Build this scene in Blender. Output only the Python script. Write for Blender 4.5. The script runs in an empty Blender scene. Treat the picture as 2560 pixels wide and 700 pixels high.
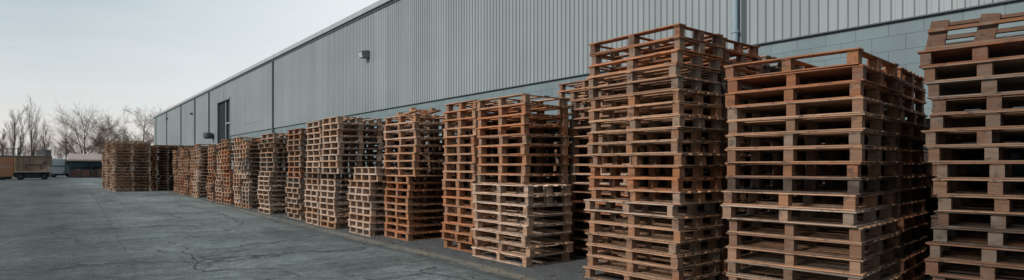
import bpy, bmesh, math, random
from mathutils import Vector, Matrix, noise as mnoise
R = math.radians
random.seed(11)
S = bpy.context.scene
C = S.collection

# ------------------------------------------------------------------ helpers
class MB:
    """collects boxes, tubes and polygons for ONE mesh object"""
    def __init__(self):
        self.v = []; self.f = []; self.mi = []; self.tint = []
        self.cur = 0; self.ct = (1, 1, 1)
    def add(self, vs, fs):
        b = len(self.v)
        self.v.extend([tuple(p) for p in vs])
        for f in fs:
            self.f.append(tuple(b + i for i in f)); self.mi.append(self.cur); self.tint.append(self.ct)
    def box(self, c, s, rot=None, M=None):
        hx, hy, hz = s[0] / 2, s[1] / 2, s[2] / 2
        vs = [Vector((x * hx, y * hy, z * hz)) for x in (-1, 1) for y in (-1, 1) for z in (-1, 1)]
        if rot is not None:
            vs = [rot @ p for p in vs]
        vs = [p + Vector(c) for p in vs]
        if M is not None:
            vs = [M @ p for p in vs]
        self.add(vs, [(0, 1, 3, 2), (4, 6, 7, 5), (0, 4, 5, 1), (2, 3, 7, 6), (0, 2, 6, 4), (1, 5, 7, 3)])
    def b2(self, x0, x1, y0, y1, z0, z1):
        self.box(((x0 + x1) / 2, (y0 + y1) / 2, (z0 + z1) / 2), (x1 - x0, y1 - y0, z1 - z0))
    def prism(self, pts, axis, a, b):
        """pts: 2D outline, extruded along axis from a to b"""
        def P(p, t):
            return {'x': (t, p[0], p[1]), 'y': (p[0], t, p[1]), 'z': (p[0], p[1], t)}[axis]
        n = len(pts)
        vs = [P(p, a) for p in pts] + [P(p, b) for p in pts]
        fs = [tuple(range(n - 1, -1, -1)), tuple(range(n, 2 * n))]
        fs += [(i, (i + 1) % n, n + (i + 1) % n, n + i) for i in range(n)]
        self.add(vs, fs)
    def tube(self, p0, p1, r0, r1, n=8, cap=True):
        p0 = Vector(p0); p1 = Vector(p1); d = (p1 - p0)
        if d.length < 1e-6: return
        d.normalize()
        a = d.orthogonal().normalized(); b = d.cross(a)
        vs = []
        for p, r in ((p0, r0), (p1, r1)):
            for i in range(n):
                t = 2 * math.pi * i / n
                vs.append(p + a * (r * math.cos(t)) + b * (r * math.sin(t)))
        fs = [(i, (i + 1) % n, n + (i + 1) % n, n + i) for i in range(n)]
        if cap: fs += [tuple(range(n - 1, -1, -1)), tuple(range(n, 2 * n))]
        self.add(vs, fs)
    def mesh(self, name, mats, tint=False, fix=True):
        me = bpy.data.meshes.new(name)
        me.from_pydata(self.v, [], self.f)
        for m in mats: me.materials.append(m)
        if len(mats) > 1: me.polygons.foreach_set('material_index', self.mi)
        if tint:
            at = me.color_attributes.new('tint', 'FLOAT_COLOR', 'CORNER')
            buf = []
            for f, t in zip(self.f, self.tint):
                buf += [t[0], t[1], t[2], 1.0] * len(f)
            at.data.foreach_set('color', buf)
        if fix and len(self.f) < 4000:
            bm = bmesh.new(); bm.from_mesh(me)
            bmesh.ops.recalc_face_normals(bm, faces=bm.faces[:])
            bm.to_mesh(me); bm.free()
        me.update()
        return me
    def build(self, name, mats, parent=None, loc=(0, 0, 0), tint=False):
        if not isinstance(mats, (list, tuple)): mats = [mats]
        o = bpy.data.objects.new(name, self.mesh(name, mats, tint))
        o.location = loc; o.parent = parent
        C.objects.link(o)
        return o

def bevel(o, w, seg=2):
    m = o.modifiers.new('bevel', 'BEVEL'); m.width = w; m.segments = seg; m.limit_method = 'ANGLE'; m.angle_limit = R(40)
    return o

def tag(o, label, cat, group=None):
    o['label'] = label; o['category'] = cat
    if group: o['group'] = group
    return o

def thing(name, label, cat, loc=(0, 0, 0), rotz=0, group=None):
    o = bpy.data.objects.new(name, None); C.objects.link(o)
    o.empty_display_size = .2
    o.location = loc; o.rotation_euler = (0, 0, rotz)
    return tag(o, label, cat, group)

def struct(o):
    o['kind'] = 'structure'; return o

# ------------------------------------------------------------------ materials
class NT:
    def __init__(self, name):
        self.m = bpy.data.materials.new(name); self.m.use_nodes = True
        self.t = self.m.node_tree; self.n = self.t.nodes; self.l = self.t.links
        self.b = self.n['Principled BSDF']
    def node(self, typ, ins=None, **kw):
        x = self.n.new(typ)
        for k, v in kw.items(): setattr(x, k, v)
        for k, v in (ins or {}).items():
            if hasattr(v, 'is_output') or isinstance(v, bpy.types.NodeSocket): self.l.new(v, x.inputs[k])
            else: x.inputs[k].default_value = v
        return x
    def coord(self, scale=(1, 1, 1), which='Object', loc=(0, 0, 0)):
        c = self.node('ShaderNodeTexCoord')
        m = self.node('ShaderNodeMapping', {'Vector': c.outputs[which], 'Scale': scale, 'Location': loc})
        return m.outputs[0]
    def noise(self, vec, scale, detail=4, rough=.55, dist=0):
        return self.node('ShaderNodeTexNoise', {'Vector': vec, 'Scale': scale, 'Detail': detail, 'Roughness': rough, 'Distortion': dist}).outputs[0]
    def ramp(self, fac, stops, interp='LINEAR'):
        r = self.node('ShaderNodeValToRGB', {'Fac': fac})
        r.color_ramp.interpolation = interp
        e = r.color_ramp.elements
        while len(e) < len(stops): e.new(.5)
        for el, (p, c) in zip(e, stops):
            el.position = p; el.color = (c, c, c, 1) if isinstance(c, (int, float)) else (*c, 1)
        return r.outputs[0]
    def mix(self, fac, a, b, mode='MIX'):
        x = self.n.new('ShaderNodeMix'); x.data_type = 'RGBA'; x.blend_type = mode
        for i, v in ((0, fac), (6, a), (7, b)):
            if isinstance(v, bpy.types.NodeSocket): self.l.new(v, x.inputs[i])
            else: x.inputs[i].default_value = v if i == 0 else (*v, 1) if len(v) == 3 else v
        return x.outputs[2]
    def math(self, op, a, b=0.0):
        x = self.node('ShaderNodeMath', operation=op)
        for i, v in ((0, a), (1, b)):
            if isinstance(v, bpy.types.NodeSocket): self.l.new(v, x.inputs[i])
            else: x.inputs[i].default_value = v
        return x.outputs[0]
    def out(self, color=None, rough=None, bump=None, strength=.3, dist=.01, metallic=None):
        if color is not None:
            if isinstance(color, bpy.types.NodeSocket): self.l.new(color, self.b.inputs['Base Color'])
            else: self.b.inputs['Base Color'].default_value = (*color, 1)
        if rough is not None:
            if isinstance(rough, bpy.types.NodeSocket): self.l.new(rough, self.b.inputs['Roughness'])
            else: self.b.inputs['Roughness'].default_value = rough
        if metallic is not None: self.b.inputs['Metallic'].default_value = metallic
        if bump is not None:
            bp = self.node('ShaderNodeBump', {'Height': bump, 'Strength': strength, 'Distance': dist})
            self.l.new(bp.outputs[0], self.b.inputs['Normal'])
        return self.m

def wood(name, far=False):
    g = NT(name)
    if far:
        base = g.node('ShaderNodeVertexColor', layer_name='tint').outputs[0]
        c = g.coord(which='Object')
    else:
        oi = g.node('ShaderNodeObjectInfo')
        base = oi.outputs['Color']
        tc = g.node('ShaderNodeTexCoord')
        off = g.node('ShaderNodeVectorMath', {0: tc.outputs['Object'], 1: oi.outputs['Random']}, operation='MULTIPLY_ADD')
        g.l.new(oi.outputs['Random'], off.inputs[2])
        off.inputs[1].default_value = (1, 1, 1)
        for lk in list(g.l):
            if lk.to_node == off and lk.to_socket == off.inputs[1]: g.l.remove(lk)
        scl = g.node('ShaderNodeVectorMath', {0: oi.outputs['Random']}, operation='SCALE'); scl.inputs['Scale'].default_value = 37.0
        add = g.node('ShaderNodeVectorMath', {0: tc.outputs['Object'], 1: scl.outputs[0]}, operation='ADD')
        g.n.remove(off)
        c = add.outputs[0]
    isl = g.node('ShaderNodeNewGeometry').outputs['Random Per Island']
    mp = g.node('ShaderNodeMapping', {'Vector': c, 'Scale': (2.2, 34, 34)}).outputs[0]
    grain = g.noise(mp, 1.0, 5, .65, 1.2)
    g1 = g.ramp(grain, [(.28, .55), (.5, .95), (.72, 1.18)])
    col = g.mix(1.0, base, g1, 'MULTIPLY')
    iv = g.ramp(isl, [(0, (.58, .58, .60)), (.3, (.90, .88, .87)), (.7, (1.05, 1.0, .95)), (1, (1.34, 1.24, 1.12))])
    col = g.mix(1.0, col, iv, 'MULTIPLY')
    # weathered grey patches and dark stains
    st = g.noise(c, 5.0, 4, .6, .4)
    wz = g.ramp(st, [(.50, 0), (.68, .58)])
    col = g.mix(wz, col, (.20, .165, .14))
    sd = g.noise(c, 11.0, 3, .6, .3)
    col = g.mix(g.ramp(sd, [(.55, 0), (.70, .8)]), col, (.05, .036, .030))
    return g.out(col, .82, grain, .5, .004)

WOOD = wood('weathered_wood')
WOODF = wood('distant_wood', True)

def paint(name, col, rough=.5, var=.18, scale=3.0, stretch=(1, 1, 1), metallic=0.0, dirt=(.06, .06, .055), dirtamt=.35):
    g = NT(name)
    c = g.coord(stretch)
    n1 = g.noise(c, scale, 5, .6)
    k = g.ramp(n1, [(.3, 1 - var), (.7, 1 + var)])
    cc = g.mix(1.0, col, k, 'MULTIPLY')
    d = g.noise(c, scale * 2.7, 6, .65, .5)
    cc = g.mix(g.ramp(d, [(.55, 0), (.8, dirtamt)]), cc, dirt)
    return g.out(cc, rough, n1, .08, .01, metallic)

# ------------------------------------------------------------------ camera
TH = math.atan(1140 / 1424)
HC = 1.3
cam = bpy.data.cameras.new('camera'); camo = bpy.data.objects.new('camera', cam); C.objects.link(camo)
camo.location = (0, 0, HC); camo.rotation_euler = (R(90), 0, -TH)
cam.sensor_width = 36; cam.lens = 36 * 1424 / 2560
cam.shift_y = (415 - 350) / 2560
cam.clip_start = .05; cam.clip_end = 3000
S.camera = camo
FWD = Vector((math.sin(TH), math.cos(TH), 0)); RGT = Vector((math.cos(TH), -math.sin(TH), 0))
def far_at(r_over_z, z):           # a spot on the far ground: sideways ratio, depth in metres
    p = FWD * z + RGT * (r_over_z * z)
    return p.x, p.y

# ------------------------------------------------------------------ world + sun
W = bpy.data.worlds.new('World'); S.world = W; W.use_nodes = True
wt = W.node_tree; wn = wt.nodes; wl = wt.links
bg = wn['Background']; bg.inputs['Strength'].default_value = .1
sky = wn.new('ShaderNodeTexSky'); sky.sky_type = 'NISHITA'; sky.sun_disc = False
SUN_EL, SUN_AZ = R(28), math.atan2(-.97, -.06)      # azimuth from +Y towards +X
sky.sun_elevation = SUN_EL; sky.sun_rotation = SUN_AZ % (2 * math.pi)
sky.air_density = 1.0; sky.dust_density = 2.5; sky.ozone_density = 1.0
tc = wn.new('ShaderNodeTexCoord')
sep = wn.new('ShaderNodeSeparateXYZ'); wl.new(tc.outputs['Generated'], sep.inputs[0])
gr = wn.new('ShaderNodeValToRGB'); wl.new(sep.outputs['Z'], gr.inputs[0])
def sset(r, stops):
    e = r.color_ramp.elements
    while len(e) < len(stops): e.new(.5)
    for el, (p, c) in zip(e, stops): el.position = p; el.color = (*c, 1)
sset(gr, [(0.0, (9.9, 8.8, 8.0)), (.05, (9.5, 9.0, 8.5)), (.14, (9.1, 9.3, 9.3)), (.30, (9.0, 9.6, 9.9)), (.55, (4.6, 5.4, 5.9)), (1, (3.0, 3.8, 4.4))])
mpg = wn.new('ShaderNodeMapping'); wl.new(tc.outputs['Generated'], mpg.inputs[0]); mpg.inputs['Scale'].default_value = (1.6, 1.6, 9.0)
mpg.inputs['Rotation'].default_value = (R(6), 0, R(20))
nz = wn.new('ShaderNodeTexNoise'); wl.new(mpg.outputs[0], nz.inputs['Vector']); nz.inputs['Scale'].default_value = 2.1; nz.inputs['Detail'].default_value = 7; nz.inputs['Roughness'].default_value = .55; nz.inputs['Distortion'].default_value = .6
cr = wn.new('ShaderNodeValToRGB'); wl.new(nz.outputs[0], cr.inputs[0]); sset(cr, [(.44, (0, 0, 0)), (.60, (.8, .8, .8))])
cm = wn.new('ShaderNodeMix'); cm.data_type = 'RGBA'
wl.new(cr.outputs[0], cm.inputs[0]); wl.new(gr.outputs[0], cm.inputs[6]); cm.inputs[7].default_value = (9.3, 9.5, 9.6, 1)
nrm = wn.new('ShaderNodeVectorMath'); nrm.operation = 'MULTIPLY'; wl.new(tc.outputs['Generated'], nrm.inputs[0]); nrm.inputs[1].default_value = (1, 1, 0)
nr2 = wn.new('ShaderNodeVectorMath'); nr2.operation = 'NORMALIZE'; wl.new(nrm.outputs[0], nr2.inputs[0])
dt = wn.new('ShaderNodeVectorMath'); dt.operation = 'DOT_PRODUCT'; wl.new(nr2.outputs[0], dt.inputs[0]); dt.inputs[1].default_value = (math.sin(R(62)), math.cos(R(62)), 0)
azr = wn.new('ShaderNodeValToRGB'); wl.new(dt.outputs['Value'], azr.inputs[0]); sset(azr, [(.10, (.80, .80, .80)), (.46, (.78, .78, .78)), (.80, (0, 0, 0))])
elr = wn.new('ShaderNodeValToRGB'); wl.new(sep.outputs['Z'], elr.inputs[0]); sset(elr, [(.03, (.12, .12, .12)), (.30, (1, 1, 1))])
am = wn.new('ShaderNodeMath'); am.operation = 'MULTIPLY'; wl.new(azr.outputs[0], am.inputs[0]); wl.new(elr.outputs[0], am.inputs[1])
cd = wn.new('ShaderNodeMix'); cd.data_type = 'RGBA'; wl.new(am.outputs[0], cd.inputs[0]); wl.new(cm.outputs[2], cd.inputs[6]); cd.inputs[7].default_value = (2.7, 4.0, 4.6, 1)
bkr = wn.new('ShaderNodeValToRGB'); wl.new(dt.outputs['Value'], bkr.inputs[0]); sset(bkr, [(.0, (1, 1, 1)), (.30, (0, 0, 0))])
bka = wn.new('ShaderNodeMath'); bka.operation = 'MULTIPLY_ADD'; wl.new(dt.outputs['Value'], bka.inputs[0]); bka.inputs[1].default_value = .5; bka.inputs[2].default_value = .5
for lk in list(wl):
    if lk.to_node == bkr: wl.remove(lk)
wl.new(bka.outputs[0], bkr.inputs[0]); sset(bkr, [(.30, (1, 1, 1)), (.58, (0, 0, 0))])
bkm = wn.new('ShaderNodeMix'); bkm.data_type = 'RGBA'; wl.new(bkr.outputs[0], bkm.inputs[0]); c2 = wn.new('ShaderNodeTexNoise'); c2.inputs['Scale'].default_value = 3.4; c2.inputs['Detail'].default_value = 8; c2.inputs['Roughness'].default_value = .6; c2.inputs['Distortion'].default_value = .9
mp2 = wn.new('ShaderNodeMapping'); wl.new(tc.outputs['Generated'], mp2.inputs[0]); mp2.inputs['Scale'].default_value = (1.2, 1.2, 7.5); mp2.inputs['Rotation'].default_value = (R(-5), R(4), 0)
wl.new(mp2.outputs[0], c2.inputs['Vector'])
c2r = wn.new('ShaderNodeValToRGB'); wl.new(c2.outputs[0], c2r.inputs[0]); sset(c2r, [(.42, (0, 0, 0)), (.78, (.26, .26, .26))])
cx2 = wn.new('ShaderNodeMix'); cx2.data_type = 'RGBA'; wl.new(c2r.outputs[0], cx2.inputs[0]); wl.new(cd.outputs[2], cx2.inputs[6]); cx2.inputs[7].default_value = (8.9, 8.9, 8.8, 1)
wl.new(cx2.outputs[2], bkm.inputs[6]); bkm.inputs[7].default_value = (1.5, 2.0, 2.4, 1)
sm = wn.new('ShaderNodeMix'); sm.data_type = 'RGBA'; sm.inputs[0].default_value = .88
wl.new(sky.outputs[0], sm.inputs[6]); wl.new(bkm.outputs[2], sm.inputs[7])
wl.new(sm.outputs[2], bg.inputs['Color'])

sl = bpy.data.lights.new('sun', 'SUN'); so = bpy.data.objects.new('sun', sl); C.objects.link(so)
sl.energy = 2.7; sl.angle = R(14); sl.color = (1.0, .945, .88)
sdir = Vector((math.sin(SUN_AZ) * math.cos(SUN_EL), math.cos(SUN_AZ) * math.cos(SUN_EL), math.sin(SUN_EL)))
so.rotation_euler = sdir.to_track_quat('Z', 'Y').to_euler()
so.location = sdir * 50

# ------------------------------------------------------------------ ground
def ground_mat():
    g = NT('asphalt')
    tcd = g.node('ShaderNodeTexCoord').outputs['Object']
    sx = g.node('ShaderNodeSeparateXYZ', {0: tcd})
    X, Y = sx.outputs[0], sx.outputs[1]
    def m(scale, rot=0):
        return g.node('ShaderNodeMapping', {'Vector': tcd, 'Scale': scale, 'Rotation': (0, 0, rot)}).outputs[0]
    big = g.noise(m((.35, .16, 1)), 1.0, 5, .6, .6)
    mid = g.noise(m((1.4, .9, 1)), 1.0, 6, .62, .4)
    fine = g.noise(tcd, 38, 4, .75)
    spk = g.noise(tcd, 7.5, 6, .78, .2)
    strk = g.noise(m((1.0, 5.5, 1), R(31)), 1.0, 5, .7, .5)
    grit = g.noise(tcd, 140, 2, .6)
    col = g.ramp(big, [(.30, (.108, .131, .130)), (.5, (.158, .184, .180)), (.7, (.205, .231, .224))])
    col = g.mix(1.0, col, g.ramp(mid, [(.3, .82), (.5, 1.0), (.7, 1.16)]), 'MULTIPLY')
    # long worn bands across the yard
    bands = g.noise(m((.10, .55, 1), R(-8)), 1.0, 4, .5, .3)
    col = g.mix(1.0, col, g.ramp(bands, [(.36, .80), (.5, 1.0), (.62, 1.14)]), 'MULTIPLY')
    # tyre-darkened lanes running along the building
    lanes = g.noise(m((1.1, .03, 1)), 1.0, 3, .5, .2)
    col = g.mix(1.0, col, g.ramp(lanes, [(.38, .84), (.55, 1.02), (.7, 1.10)]), 'MULTIPLY')
    col = g.mix(1.0, col, g.ramp(spk, [(.32, .50), (.5, 1.0), (.68, 1.5)]), 'MULTIPLY')
    col = g.mix(.8, col, g.ramp(strk, [(.34, .62), (.5, 1.0), (.66, 1.30)]), 'MULTIPLY')
    # oil-dark patches
    oil = g.noise(m((.45, .20, 1), R(12)), 1.3, 4, .55, .5)
    col = g.mix(g.ramp(oil, [(.56, 0), (.68, .6)]), col, (.048, .058, .064))
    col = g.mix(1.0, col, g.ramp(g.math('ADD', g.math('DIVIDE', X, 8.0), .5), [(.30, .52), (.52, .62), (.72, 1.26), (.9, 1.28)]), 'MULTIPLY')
    col = g.mix(1.0, col, g.ramp(fine, [(.30, .35), (.5, 1.0), (.70, 1.7)]), 'MULTIPLY')
    col = g.mix(.7, col, g.ramp(grit, [(.3, .55), (.7, 1.4)]), 'MULTIPLY')
    # sandy debris line in front of the stacks and gravelly verge under them
    w1 = g.noise(m((.9, .35, 1)), 1.0, 4, .6)
    xs = g.math('ADD', X, g.math('ADD', g.math('MULTIPLY', g.math('SUBTRACT', w1, .5), .34), g.math('MULTIPLY', g.math('SUBTRACT', spk, .5), .22)))
    line = g.ramp(g.math('MULTIPLY', g.math('ABSOLUTE', g.math('SUBTRACT', xs, 4.27)), 1.0), [(.02, 1), (.17, 0)])
    br = g.noise(m((5, 1.0, 1)), 1.0, 4, .65)
    line = g.math('MULTIPLY', line, g.ramp(g.math('ADD', g.math('MULTIPLY', br, .5), g.math('MULTIPLY', spk, .5)), [(.42, .05), (.56, 1)]))
    near = g.ramp(g.math('DIVIDE', Y, 40.0), [(.2, 1), (.75, .15)])
    line = g.math('MULTIPLY', line, near)
    sand = g.mix(g.ramp(fine, [(.3, 0), (.7, 1)]), (.17, .148, .108), (.42, .355, .262))
    verge = g.ramp(g.math('SUBTRACT', xs, 4.3), [(0, 0), (.08, 1)])
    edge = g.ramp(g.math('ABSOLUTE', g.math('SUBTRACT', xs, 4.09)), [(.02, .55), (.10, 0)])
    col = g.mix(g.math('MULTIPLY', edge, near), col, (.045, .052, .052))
    gravel = g.mix(1.0, g.mix(1.0, (.115, .124, .124), g.ramp(spk, [(.3, .6), (.5, 1), (.7, 1.5)]), 'MULTIPLY'), g.ramp(fine, [(.25, .5), (.5, 1), (.75, 1.7)]), 'MULTIPLY')
    col = g.mix(verge, col, gravel)
    col = g.mix(g.math('MULTIPLY', line, 1.0), col, sand)
    # hairline crazing
    wv = g.node('ShaderNodeVectorMath', {0: tcd}, operation='ADD')
    nzc = g.node('ShaderNodeTexNoise', {'Vector': tcd, 'Scale': 1.3, 'Detail': 5, 'Roughness': .6})
    sc = g.node('ShaderNodeVectorMath', {0: nzc.outputs[1]}, operation='SCALE'); sc.inputs['Scale'].default_value = .9
    g.l.new(sc.outputs[0], wv.inputs[1])
    vo = g.node('ShaderNodeTexVoronoi', {'Vector': wv.outputs[0], 'Scale': .42}, feature='DISTANCE_TO_EDGE')
    ck = g.ramp(vo.outputs[0], [(0, 1), (.010, .6), (.018, 0)])
    ck = g.math('MULTIPLY', ck, g.ramp(g.noise(m((.5, .5, 1)), 1.0, 3, .5), [(.40, 0), (.54, .9)]))
    ck = g.math('MULTIPLY', ck, g.ramp(g.math('DIVIDE', X, 4.0), [(.95, 1), (1.0, 0)]))
    col = g.mix(ck, col, (.022, .026, .028))
    h = g.math('ADD', g.math('MULTIPLY', fine, .6), g.math('MULTIPLY', grit, .35))
    return g.out(col, .88, h, .55, .012)
gm = MB()
xs_ = [-900, -60, -12, -4, 0, 4, 12, 60, 900]; ys_ = [-60, 0, 6, 14, 30, 60, 120, 300, 1600]
vs = [(x, y, 0) for y in ys_ for x in xs_]
n = len(xs_)
gm.add(vs, [(j * n + i, j * n + i + 1, (j + 1) * n + i + 1, (j + 1) * n + i) for j in range(len(ys_) - 1) for i in range(n - 1)])
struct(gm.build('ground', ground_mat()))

crk = NT('crack_dark'); crkm = crk.out(crk.ramp(crk.noise(crk.coord(), 9, 4), [(.3, (.030, .036, .038)), (.7, (.085, .095, .096))]), .95)  # mottled dark grey of the open cracks
def crack(paths):
    mb = MB(); rnd = random.Random(5)
    for pts, w in paths:
        P = [Vector((*p, 0)) for p in pts]
        fine = []
        for a, b in zip(P, P[1:]):
            k = max(2, int((b - a).length / .09))
            perp = Vector((-(b - a).y, (b - a).x, 0)).normalized()
            for i in range(k):
                t = i / k; q = a.lerp(b, t)
                q = q + perp * (mnoise.noise(q * 2.1 + Vector((w * 90, 3, 0))) * .11 + mnoise.noise(q * 7.0) * .045) * min(1, (b - a).length)
                fine.append(q)
        fine.append(P[-1])
        for i in range(len(fine) - 1):
            a, b = fine[i], fine[i + 1]
            d = (b - a); pr = Vector((-d.y, d.x, 0)).normalized()
            e = lambda i: w * (.25 + .75 * math.sin(math.pi * min(1, max(.04, i / (len(fine) - 1))))) * (.5 + abs(mnoise.noise(fine[i] * 5)) * 1.6)
            wa, wb = e(i), e(i + 1)
            mb.add([(*(a - pr * wa).xy, .004), (*(a + pr * wa).xy, .004), (*(b + pr * wb).xy, .004), (*(b - pr * wb).xy, .004)], [(0, 3, 2, 1)])
    return mb
paths = [([(.70, 6.2), (.73, 7.74), (.88, 12.12), (1.11, 21.7), (1.33, 35.4), (1.65, 58)], .007),
         ([(1.50, 11.28), (1.61, 10.5), (1.47, 8.92), (1.40, 7.83), (1.64, 7.81), (2.17, 7.49), (2.59, 7.61), (2.9, 7.9)], .014),
         ([(1.47, 9.0), (1.94, 9.23), (2.48, 9.59)], .009), ([(1.6, 8.3), (2.1, 8.55)], .006),
         ([(1.33, 13.05), (2.01, 12.59), (2.61, 12.45), (3.0, 12.8)], .013), ([(1.9, 12.6), (2.0, 11.6), (2.2, 11.2)], .009),
         ([(-4, 26.5), (-1.39, 25.4), (-.42, 25.4), (1.47, 25.5), (2.54, 24.9)], .035),
         ([(-.86, 15.06), (.06, 14.77), (.81, 15.16)], .013), ([(-2.5, 33), (0, 33.5), (2.2, 32.5)], .03),
         ([(-1.0, 17.6), (.4, 17.2), (1.1, 18.2), (2.2, 18.0)], .014), ([(2.6, 12.4), (3.3, 13.9), (3.5, 17), (3.4, 22)], .012),
         ([(1.9, 9.9), (2.5, 9.75), (3.1, 10.2), (3.5, 10.1)], .008), ([(2.2, 10.6), (2.9, 11.0), (3.4, 11.6)], .007), ([(-.2, 9.4), (.5, 9.2), (1.0, 9.6)], .008),
         ([(.9, 14.2), (1.8, 14.6), (2.7, 14.3), (3.6, 15.2)], .010), ([(-1.6, 19.5), (.2, 20.3), (2.0, 20.0), (3.4, 21)], .016), ([(1.47, 9.0), (1.0, 9.1), (.6, 9.5)], .006),
         ([(.74, 7.8), (.2, 8.6), (-.3, 8.5)], .008), ([(.85, 11.0), (.3, 11.6), (-.4, 11.5)], .008), ([(2.17, 7.5), (2.25, 6.8), (2.6, 6.3)], .007)]
struct(crack(paths).build('asphalt_crack', crkm))

# ------------------------------------------------------------------ warehouse
WX = 8.94; HB = 3.28; HR = 6.86; Y0, Y1 = -7.0, 77.5
def siding_mat():
    g = NT('ribbed_steel')
    c = g.coord((1, 1, 1))
    st = g.noise(g.coord((1, 2.2, .10)), 1.0, 5, .6)
    bl = g.noise(g.coord((1, .12, .35)), 1.0, 4, .55)
    col = g.ramp(bl, [(.3, (.298, .342, .360)), (.7, (.355, .402, .420))])
    col = g.mix(1.0, col, g.ramp(st, [(.3, .90), (.7, 1.07)]), 'MULTIPLY')
    sy = g.node('ShaderNodeSeparateXYZ', {0: c}).outputs[1]
    pn = g.node('ShaderNodeTexWhiteNoise', {'W': g.math('FLOOR', g.math('DIVIDE', sy, .945))}, noise_dimensions='1D').outputs[0]
    col = g.mix(1.0, col, g.ramp(pn, [(0, .94), (1, 1.05)]), 'MULTIPLY')
    run = g.noise(g.coord((1, 7, .18)), 1.0, 4, .6)
    col = g.mix(g.ramp(run, [(.60, 0), (.78, .35)]), col, (.16, .17, .17))
    sp = g.noise(c, 9.0, 6, .7)
    col = g.mix(g.ramp(sp, [(.66, 0), (.82, .25)]), col, (.11, .11, .10))
    return g.out(col, .48, st, .03, .01)
SID = siding_mat()
def block_mat():
    g = NT('painted_block')
    tcd = g.node('ShaderNodeTexCoord').outputs['Object']
    s = g.node('ShaderNodeSeparateXYZ', {0: tcd})
    v = g.node('ShaderNodeCombineXYZ', {0: s.outputs[1], 1: s.outputs[2]}).outputs[0]
    b = g.node('ShaderNodeTexBrick', {'Vector': v, 'Color1': (.190, .252, .276, 1), 'Color2': (.210, .274, .298, 1), 'Mortar': (.105, .142, .158, 1),
                                       'Scale': 1.0, 'Mortar Size': .005, 'Mortar Smooth': .4, 'Brick Width': .41, 'Row Height': .205})
    n1 = g.noise(g.coord((1, .8, .8)), 1.2, 5, .6)
    col = g.mix(1.0, b.outputs[0], g.ramp(n1, [(.3, .86), (.7, 1.1)]), 'MULTIPLY')
    return g.out(col, .7, g.math('SUBTRACT', g.math('MULTIPLY', g.noise(tcd, 60, 3, .6), .3), b.outputs[1]), .25, .006)
BLK = block_mat()
TRIM = paint('pale_trim', (.40, .44, .455), .45, .10, 1.5)
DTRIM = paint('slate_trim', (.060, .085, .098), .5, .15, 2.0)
MTRIM = paint('grey_trim', (.17, .20, .21), .5, .12, 2.0)
PIPE = paint('pale_blue_pipe', (.30, .40, .45), .4, .15, 2.0, (1, 1, .2))
DARK = paint('dark_interior', (.006, .012, .016), .6, .2, 2.0)
DGLASS = paint('dark_door', (.006, .016, .022), .85, .25, 1.0)  # near-black colour paints the shade a deeper recess would cast

wh = thing('warehouse', 'long grey ribbed-steel warehouse on a pale blue block base', 'warehouse', (WX, 0, 0))
# ribbed siding: an extruded trapezoid profile, with the door opening left out
DY0, DY1, DZ1 = 40.6, 44.15, 5.68
def siding(y0, y1, z0, z1, mb):
    p = .135; prof = []
    k0 = math.floor(y0 / p)
    y = k0 * p
    while y < y1:
        for dy, dx in ((0, 0), (.072, 0), (.084, .030), (.123, .030)):
            yy = y + dy
            if y0 <= yy <= y1: prof.append((yy, dx))
        y += p
    prof = [(y0, 0)] + prof + [(y1, 0)]
    vs = [(-.075 + d, yy, z0) for yy, d in prof] + [(-.075 + d, yy, z1) for yy, d in prof]
    m = len(prof)
    mb.add(vs, [(i, i + 1, m + i + 1, m + i) for i in range(m - 1)])
sd = MB(); siding(Y0, DY0, HB, HR, sd); siding(DY0, DY1, DZ1, HR, sd); siding(DY1, Y1, HB - .9, HR, sd)
sd.build('siding', SID, wh)
bw = MB(); bw.b2(-.034, .3, Y0, DY0 - .121, 0, HB + .12); bw.b2(-.034, .3, DY1 + .121, Y1 - .02, 0, HB - .8); bw.build('block_wall', BLK, wh)
bk = MB(); bk.b2(.02, .25, Y0, DY0 - .02, HB + .13, HR - .05); bk.b2(.02, .25, DY1 + .02, Y1 - .05, HB - .79, HR - .05); bk.b2(.02, .25, DY0 - .02, DY1 + .02, DZ1 + .12, HR - .05)
bk.b2(.31, 30, Y1 - .25, Y1 - .02, 0, HR - .06); bk.b2(.31, 30, Y0, Y0 + .2, 0, HR - .06); bk.b2(29.7, 30, Y0 + .21, Y1 - .26, 0, HR - .06)
bk.build('inner_wall', MTRIM, wh)
fl = MB(); fl.b2(-.086, -.036, Y0, DY0 - .13, HB - .020, HB - .004); fl.b2(-.086, -.036, DY1 + .13, Y1, HB - .920, HB - .904); fl.build('drip_flashing', DTRIM, wh)  # flashing kept slate-dark to paint the shadow band below the siding
ev = MB(); ev.b2(-.17, .4, Y0, Y1 + .1, HR + .015, HR + .21); bevel(ev.build('eave_gutter', TRIM, wh), .02)
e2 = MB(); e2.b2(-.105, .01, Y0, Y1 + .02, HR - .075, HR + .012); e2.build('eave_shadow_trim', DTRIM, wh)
rf = MB(); rf.add([(.3, Y0 - .05, HR + .05), (15, Y0 - .05, HR + .55), (30, Y0 - .05, HR + .05), (.3, Y1 + .05, HR + .05), (15, Y1 + .05, HR + .55), (30, Y1 + .05, HR + .05)],
                  [(0, 1, 4, 3), (1, 2, 5, 4), (0, 3, 5, 2)]); rf.build('roof', MTRIM, wh)
for yj, w in ((75.6, .10), (67.6, .14), (59.0, .13), (52.4, .13), (31.0, .12)):
    m = MB(); m.b2(-.15, -.078, yj - w / 2, yj + w / 2, HB - 1.2 if yj > 32 else .0, HR - .08); bevel(m.build('downpipe', MTRIM if yj > 60 else DTRIM, wh), .015)
m = MB(); m.b2(-.15, -.078, 46.85, 47.0, 3.6, HR - .08); m.build('downpipe', DTRIM, wh)
m = MB(); m.tube((-.16, 5.06, 0), (-.16, 5.06, HR + .0), .052, .052, 14)
for z in (1.2, 3.5, 5.6): m.tube((-.16, 5.06, z), (-.16, 5.06, z + .05), .064, .064, 14)
m.build('downpipe', PIPE, wh)
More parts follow.
